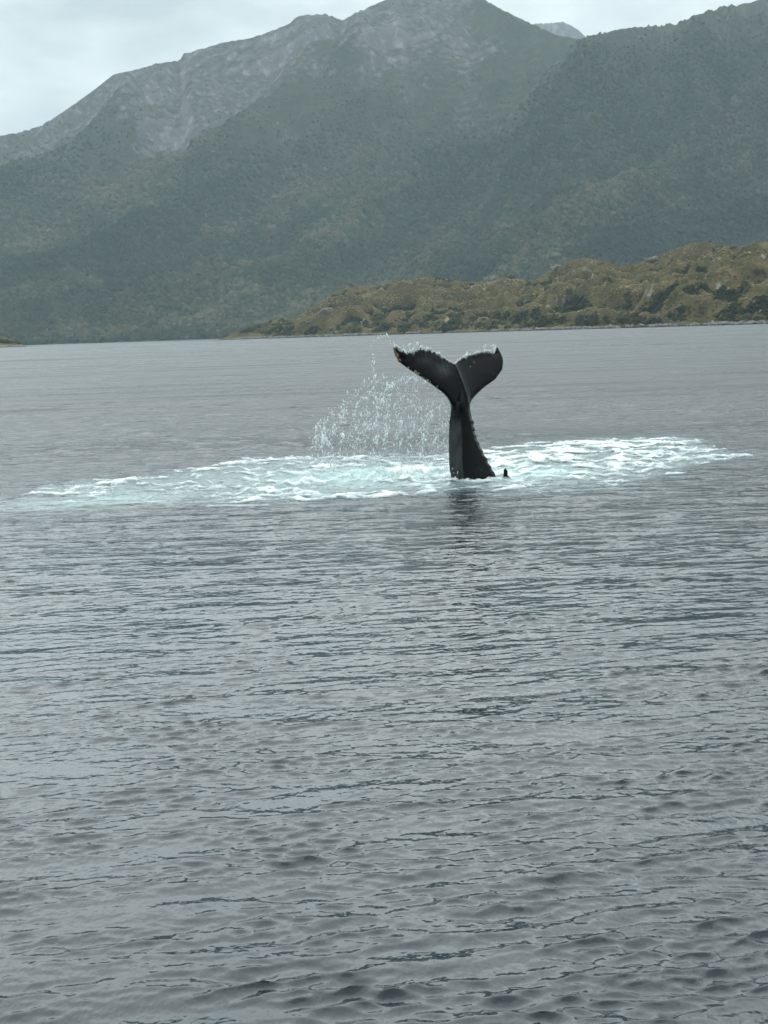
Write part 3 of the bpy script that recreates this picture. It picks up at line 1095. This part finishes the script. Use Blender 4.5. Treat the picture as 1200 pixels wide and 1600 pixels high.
# pale belly-side flank with light painted in; painted sheen on left fluke; keel line
_co = np.empty(len(fused.vertices) * 3, np.float32); fused.vertices.foreach_get('co', _co); _co = _co.reshape(-1, 3) + origin
_no = np.empty(len(fused.vertices) * 3, np.float32); fused.vertices.foreach_get('normal', _no); _no = _no.reshape(-1, 3)
_d = _co - CAMP
_w = _d @ F0
_u = _d @ CR / _w * FPX + 600
_v = 800 - _d @ CU / _w * FPX
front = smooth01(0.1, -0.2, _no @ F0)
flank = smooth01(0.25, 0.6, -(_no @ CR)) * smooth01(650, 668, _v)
fluke_sheen = 0.75 * np.exp(-((_u - 692) / 13) ** 2 - ((_v - 577) / 11) ** 2)
fluke_sheen += 0.5 * np.exp(-((_u - 668) / 14) ** 2 - ((_v - 562) / 7) ** 2)
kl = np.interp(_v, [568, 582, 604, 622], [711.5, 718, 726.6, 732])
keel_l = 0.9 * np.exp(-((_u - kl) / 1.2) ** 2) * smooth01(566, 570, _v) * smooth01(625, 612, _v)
_pale = np.clip(np.maximum(flank * 0.6, (fluke_sheen + keel_l) * front), 0, 1)
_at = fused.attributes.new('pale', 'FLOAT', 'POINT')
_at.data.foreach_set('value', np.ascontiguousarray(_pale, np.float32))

# barnacles on the left fluke tip and leading edge
barn = Mat('barnacle_crust')
barn.set(Base_Color=barn.ramp(barn.noise(14.0, 3, 0.6, vec=barn.n('NewGeometry').outputs['Position']), [(0.38, (0.05, 0.035, 0.02)), (0.52, (0.30, 0.21, 0.10)), (0.7, (0.52, 0.48, 0.38))]), Roughness=0.85)
ring = 8
bv, bf = [], []
for k, (rr_, zz) in enumerate(((1.0, 0), (0.85, .5), (0.55, .85), (0.35, .88), (0.25, .45))):
    a = np.linspace(0, 2 * np.pi, ring + 1)[:-1]
    bv.append(np.stack([rr_ * (1 + .12 * np.cos(a * 4)) * np.cos(a), rr_ * (1 + .12 * np.cos(a * 4)) * np.sin(a), np.full(ring, zz)], -1))
for k in range(4):
    for q in range(ring):
        bf.append([k * ring + q, k * ring + (q + 1) % ring, (k + 1) * ring + (q + 1) % ring, (k + 1) * ring + q])
barn_me = mesh_np('barnacle', np.concatenate(bv), np.array(bf), [barn.m], False)
spots_px = []
for i in range(24):
    k = i / 23
    u = np.interp(k, [0, .35, .7, 1], [615.5, 617, 620.5, 624]) + random.uniform(-.6, 2.6)
    v = np.interp(k, [0, .35, .7, 1], [544, 550, 558, 565]) + random.uniform(-1, 1)
    spots_px.append((u, v, random.uniform(.014, .028)))
spots_px += [(638, 574.5, .025), (649, 581, .035), (652, 583, .03), (654, 583.5, .022), (664, 591, .018), (683, 604, .02), (668, 594, .016), (741, 566, .015), (735, 573, .014)]
deps_w = None
bvh = None
from mathutils.bvhtree import BVHTree
bvh = BVHTree.FromPolygons([v.co[:] for v in fused.vertices], [p.vertices[:] for p in fused.polygons])
for (u, v, s) in spots_px:
    d = ray(np.array(float(u)), np.array(float(v)))
    d = d / np.linalg.norm(d)
    loc, nrm_, _, _ = bvh.ray_cast(Vector(CAMP - origin), Vector(d))
    if loc is None:
        continue
    o = obj('barnacle', barn_me, whale)
    o.location = loc
    o.rotation_euler = nrm_.to_track_quat('Z', 'Y').to_euler()
    o.scale = (s, s, s * 0.8)

# knuckle of the back breaking the surface just right of the tail stock
kv, kf = I3
kv = kv.copy()
kz = (kv[:, 2] + 1) / 2
kr = np.interp(kz, [0, .3, .5, .65, .8, .92, 1], [1.0, .9, .58, .40, .46, .38, .15])
kp = np.stack([kv[:, 0] / np.maximum(np.hypot(kv[:, 0], kv[:, 1]), .05) * kr * np.minimum(1, np.hypot(kv[:, 0], kv[:, 1]) * 2), kv[:, 1] * kr, kz], -1)
kp = kp * np.array([0.10, 0.17, 0.34]) + 0.008 * np.random.default_rng(8).normal(size=kp.shape)
kn_o = obj('dorsal_knuckle', mesh_np('dorsal_knuckle', kp, kf, [skin.m], True), whale)
kw = on_water(np.array(790.), np.array(749.))
kn_o.location = (kw[0] - origin[0], kw[1] - origin[1], -0.10)

# ------------------------------------------------------------------ foam
fa0, fa1 = math.atan2(_topw[0, 0], _topw[0, 1]) - 0.01, math.atan2(_topw[-1, 0], _topw[-1, 1]) + 0.01
faz = np.linspace(fa0, fa1, 820)
frd = [29.0]
while frd[-1] < 58:
    frd.append(frd[-1] * 1.0019)
frd = np.array(frd)
FR, FA = np.meshgrid(frd, faz, indexing='ij')
fx, fy = FR * np.sin(FA), FR * np.cos(FA)
ff_, fin = foam_field(fx, fy)
# loose streak of foam in front, at the lower left
st_a = on_water(np.array(322.), np.array(792.)); st_b = on_water(np.array(418.), np.array(790.))
tt = np.clip((fx - st_a[0]) / (st_b[0] - st_a[0]), 0, 1)
ds = np.hypot((fy - (st_a[1] + (st_b[1] - st_a[1]) * tt)) * 1.0, (fx - (st_a[0] + (st_b[0] - st_a[0]) * tt)) * 2.0)
ff_ = np.maximum(ff_, 0.42 - ds * 1.6 + 0.3 * fbm(fx * 2.2, fy * 1.2, 3, seed=83))
# collar of white water round the foot of the tail
cu = np.hypot((fx - (WX - 0.05)) / 0.95, (fy - (WY + 0.15)) / 0.75)
ff_ = np.maximum(ff_, 0.30 - 1.1 * np.abs(cu - 0.85) + 0.35 * fbm(fx * 3, fy * 2, 3, seed=85))
sx_, sy_, sz_ = surface(fx, fy, np.full_like(fx, 0.10))
thr = 0.02
lift = np.clip(ff_ - thr, -0.05, 0.8)
fz = sz_ + 0.012 + np.clip(lift - .15, 0, 0.5) * 0.09 + 0.03 * np.clip(lift, 0, .4) * fbm(fx * 7, fy * 6, 3, seed=87)
gf = grid_faces(*fx.shape)
keep = (ff_.ravel()[gf] > thr).sum(1) >= 2
gf = gf[keep][:, ::-1]
used, inv = np.unique(gf, return_inverse=True)
fm = Mat('sea_foam')
th_ = fm.attr('thick')
fn = fm.noise(3.0, 7, 0.66, stretch=(0.55, 1.0, 1.0))
cov = fm.math('ADD', th_, fm.math('MULTIPLY', fm.math('SUBTRACT', fn, 0.5), 1.35))
cov = fm.ramp(cov, [(0.15, (0, 0, 0)), (0.5, (.36, .36, .36)), (1.0, (1, 1, 1))])
fcol = fm.ramp(th_, [(0.1, (0.62, 0.78, 0.77)), (0.6, (0.90, 0.94, 0.94))])
fm.set(Base_Color=fcol, Roughness=0.6, Specular_IOR_Level=0.3, Normal=fm.bump(fm.noise(14, 5, .7), 0.5, 0.03), Alpha=cov)
obj('sea_foam', mesh_np('sea_foam', np.stack([sx_, sy_, fz], -1).reshape(-1, 3)[used], inv.reshape(-1, 4), [fm.m], True,
                        {'thick': np.clip(lift.ravel()[used] * 1.18, 0, 1)}),
    label='churned white foam spread on the water round the whale tail', cat='foam', kind='stuff')

# ------------------------------------------------------------------ spray
def arc_pts(path, n, jx, jy, dep, djit, rng, power=1.0):
    p = np.array(path, float)
    s = np.concatenate([[0], np.cumsum(np.hypot(*np.diff(p, axis=0).T))]); s /= s[-1]
    q = rng.random(n) ** power
    u = np.interp(q, s, p[:, 0]) + rng.normal(0, jx, n)
    v = np.interp(q, s, p[:, 1]) + rng.normal(0, jy, n)
    d = np.full(n, dep) + rng.normal(0, djit, n)
    return u, v, d


sp = np.random.default_rng(99)
strands = [  # (path, count, jitter x, jitter y, depth, depth jitter, size)
    ([(640, 588), (615, 600), (595, 622), (588, 660), (588, 716)], 330, 3.5, 3, -0.3, .25, 1.0),
    ([(668, 600), (640, 588), (612, 596), (570, 622), (535, 650), (510, 690), (505, 715)], 330, 5, 5, -0.4, .3, .9),
    ([(602, 585), (575, 600), (545, 622), (515, 650), (495, 672)], 120, 4, 4, -0.4, .3, .95),
    ([(497, 662), (494, 690), (492, 715)], 60, 3, 3, -.3, .3, 1.25),
    ([(508, 665), (512, 690), (524, 715)], 70, 3, 3, -.3, .3, 1.2),
    ([(584, 540), (583, 570), (585, 600)], 34, 1.6, 3, -.5, .1, 1.0),
    ([(610, 596), (605, 640), (600, 715)], 220, 4, 4, -.2, .3, .95),
    ([(630, 600), (622, 650), (618, 712)], 210, 5, 4, -.1, .3, .9),
    ([(648, 605), (646, 660), (640, 714)], 180, 6, 4, 0, .3, .85),
    ([(680, 613), (672, 640), (664, 680), (655, 712)], 230, 4, 4, 0, .3, 1.0),
    ([(690, 622), (686, 660), (680, 712)], 170, 5, 4, .1, .2, .95),
    ([(696, 634), (697, 670), (695, 715)], 90, 3, 4, .1, .2, .95),
    ([(676, 600), (655, 590), (635, 592)], 60, 3, 2, -.3, .2, .9),
    ([(560, 640), (556, 680), (552, 716)], 140, 6, 5, -.2, .3, .9),
    ([(575, 625), (570, 670), (568, 716)], 150, 5, 5, -.2, .3, .9),
    ([(535, 650), (532, 690), (530, 716)], 90, 6, 5, -.2, .3, .9),
    ([(580, 540), (590, 528), (604, 523), (610, 530), (614, 541)], 34, 1.5, 1.2, -.7, .05, 1.1),
    ([(628, 541), (640, 540), (652, 537), (657, 541), (662, 546)], 40, 1.6, 1.5, -.5, .05, 1.0),
    ([(742, 551), (752, 544), (763, 539), (771, 541), (774, 545)], 40, 1.4, 1.3, .6, .05, .9),
]
U_, V_, D_, S_ = [], [], [], []
for path, n, jx, jy, dep, dj, sz in strands:
    u, v, d = arc_pts(path, n, jx, jy, dep, dj, sp, 0.8)
    U_.append(u); V_.append(v); D_.append(d); S_.append(sp.lognormal(-0.2, 0.6, n) * sz * 0.0106)
# fine drops filling the veil
n = 5200
u = sp.uniform(484, 702, n)
top = np.interp(u, [490, 520, 560, 600, 640, 680, 702], [668, 645, 620, 588, 592, 606, 632])
v = top + 6 * perlin(u / 9, u * 0 + .4, 3) + (724 - top) * sp.random(n) ** 0.8 + sp.normal(0, 4, n)
kp_ = sp.random(n) < np.clip(0.42 + 1.1 * perlin(u / 7.5, v / 26, 8) + 0.5 * perlin(u / 22, v / 30, 9), 0.03, 1) * np.interp(u, [490, 560, 640], [.45, .8, 1])
u, v = u[kp_], v[kp_]
n = len(u)
U_.append(u); V_.append(v); D_.append(sp.normal(-.1, .4, n)); S_.append(sp.lognormal(-0.3, 0.55, n) * 0.0078)
# water running off the trailing edges
for tr_, dep0, dep1 in ((trail_L, -0.75, 0.25), (trail_R, 1.05, 0.25)):
    n = 1500
    q = sp.random(n)
    q = q[sp.random(n) < np.clip(0.35 + 1.3 * perlin(q * 9 + 3, q * 0, 5), 0.04, 1)]
    n = len(q)
    k = q * (NS - 1)
    u = np.interp(k, np.arange(NS), tr_[:, 0]) + sp.normal(0, .8, n)
    v = np.interp(k, np.arange(NS), tr_[:, 1]) - np.abs(sp.normal(0, 1.0, n)) - 0.2
    U_.append(u); V_.append(v); D_.append(dep0 + (dep1 - dep0) * q + 0.05); S_.append(sp.lognormal(-.15, .45, n) * 0.0098)
# low splash at the foot of the tail
n = 500
u = sp.uniform(590, 716, n); v = 746 - np.abs(sp.normal(0, 1, n)) * np.interp(u, [590, 660, 716], [4, 7, 9])
U_.append(u); V_.append(v); D_.append(sp.normal(.2, .5, n)); S_.append(sp.lognormal(0, .4, n) * 0.013)
U_, V_, D_, S_ = map(np.concatenate, (U_, V_, D_, S_))
V_ = np.where((V_ > 695) & (U_ < 700), 695 + (V_ - 695) * 1.8, V_)
C_ = PT(U_, V_, D_)
ok = C_[:, 2] > 0.02
C_, S_ = C_[ok], S_[ok]
n = len(C_)
ov = np.array([[1, 0, 0], [-1, 0, 0], [0, 1, 0], [0, -1, 0], [0, 0, 1], [0, 0, -1.0]])
of = np.array([[0, 2, 4], [2, 1, 4], [1, 3, 4], [3, 0, 4], [2, 0, 5], [1, 2, 5], [3, 1, 5], [0, 3, 5]])
zax = np.array([0, 0, 1.0]) + sp.normal(size=(n, 3)) * np.array([.38, .38, .2])     # drops drawn out along their fall
zax /= np.linalg.norm(zax, axis=1)[:, None]
xax = np.cross(zax, sp.normal(size=(n, 3))); xax /= np.linalg.norm(xax, axis=1)[:, None]
qm = np.stack([xax, np.cross(zax, xax), zax], 1)
stretch = np.stack([sp.uniform(.5, 1.0, n), sp.uniform(.5, 1.0, n), sp.uniform(.8, 3.4, n)], -1)
dv = np.einsum('vk,nk,nkj->nvj', ov, stretch, qm) * S_[:, None, None] + C_[:, None, :]
dfc = (of[None] + (np.arange(n) * 6)[:, None, None]).reshape(-1, 3)
sm_ = Mat('white_spray')
sm_.set(Base_Color=(0.93, 0.96, 0.96), Roughness=0.3)
trl = sm_.n('BsdfTranslucent', Color=(0.95, 0.97, 0.97, 1))
mxs = sm_.n('MixShader', Fac=0.6)
sm_.l(sm_.b.outputs[0], mxs.inputs[1])
sm_.l(trl.outputs[0], mxs.inputs[2])
sm_.l(mxs.outputs[0], sm_.out.inputs['Surface'])
obj('water_spray', mesh_np('water_spray', dv.reshape(-1, 3), dfc, [sm_.m], True),
    label='veil of white water drops falling left of the whale tail', cat='spray', kind='stuff')

# ------------------------------------------------------------------ haze
top = max(mZ.max(), sZ.max(), far[2].max()) + 60
hz = bpy.data.meshes.new('haze')
E = 13500.0
hv = [(x, y, z) for z in (-3.5, top) for y in (-E, E) for x in (-E, E)]
hz.from_pydata(hv, [], [(0, 2, 3, 1), (4, 5, 7, 6), (0, 1, 5, 4), (2, 6, 7, 3), (0, 4, 6, 2), (1, 3, 7, 5)])
ho = obj('haze', hz, label='pale rain haze filling the air over the fjord', cat='haze', kind='stuff')
hmz = bpy.data.materials.new('haze_air')
hmz.use_nodes = True
t_ = hmz.node_tree
t_.nodes.clear()
oo = t_.nodes.new('ShaderNodeOutputMaterial')
pvn = t_.nodes.new('ShaderNodeVolumePrincipled')
pvn.inputs['Color'].default_value = (0.74, 0.92, 1.0, 1)
pvn.inputs['Density'].default_value = 0.000047
pvn.inputs['Anisotropy'].default_value = 0.2
t_.links.new(pvn.outputs['Volume'], oo.inputs['Volume'])
hz.materials.append(hmz)
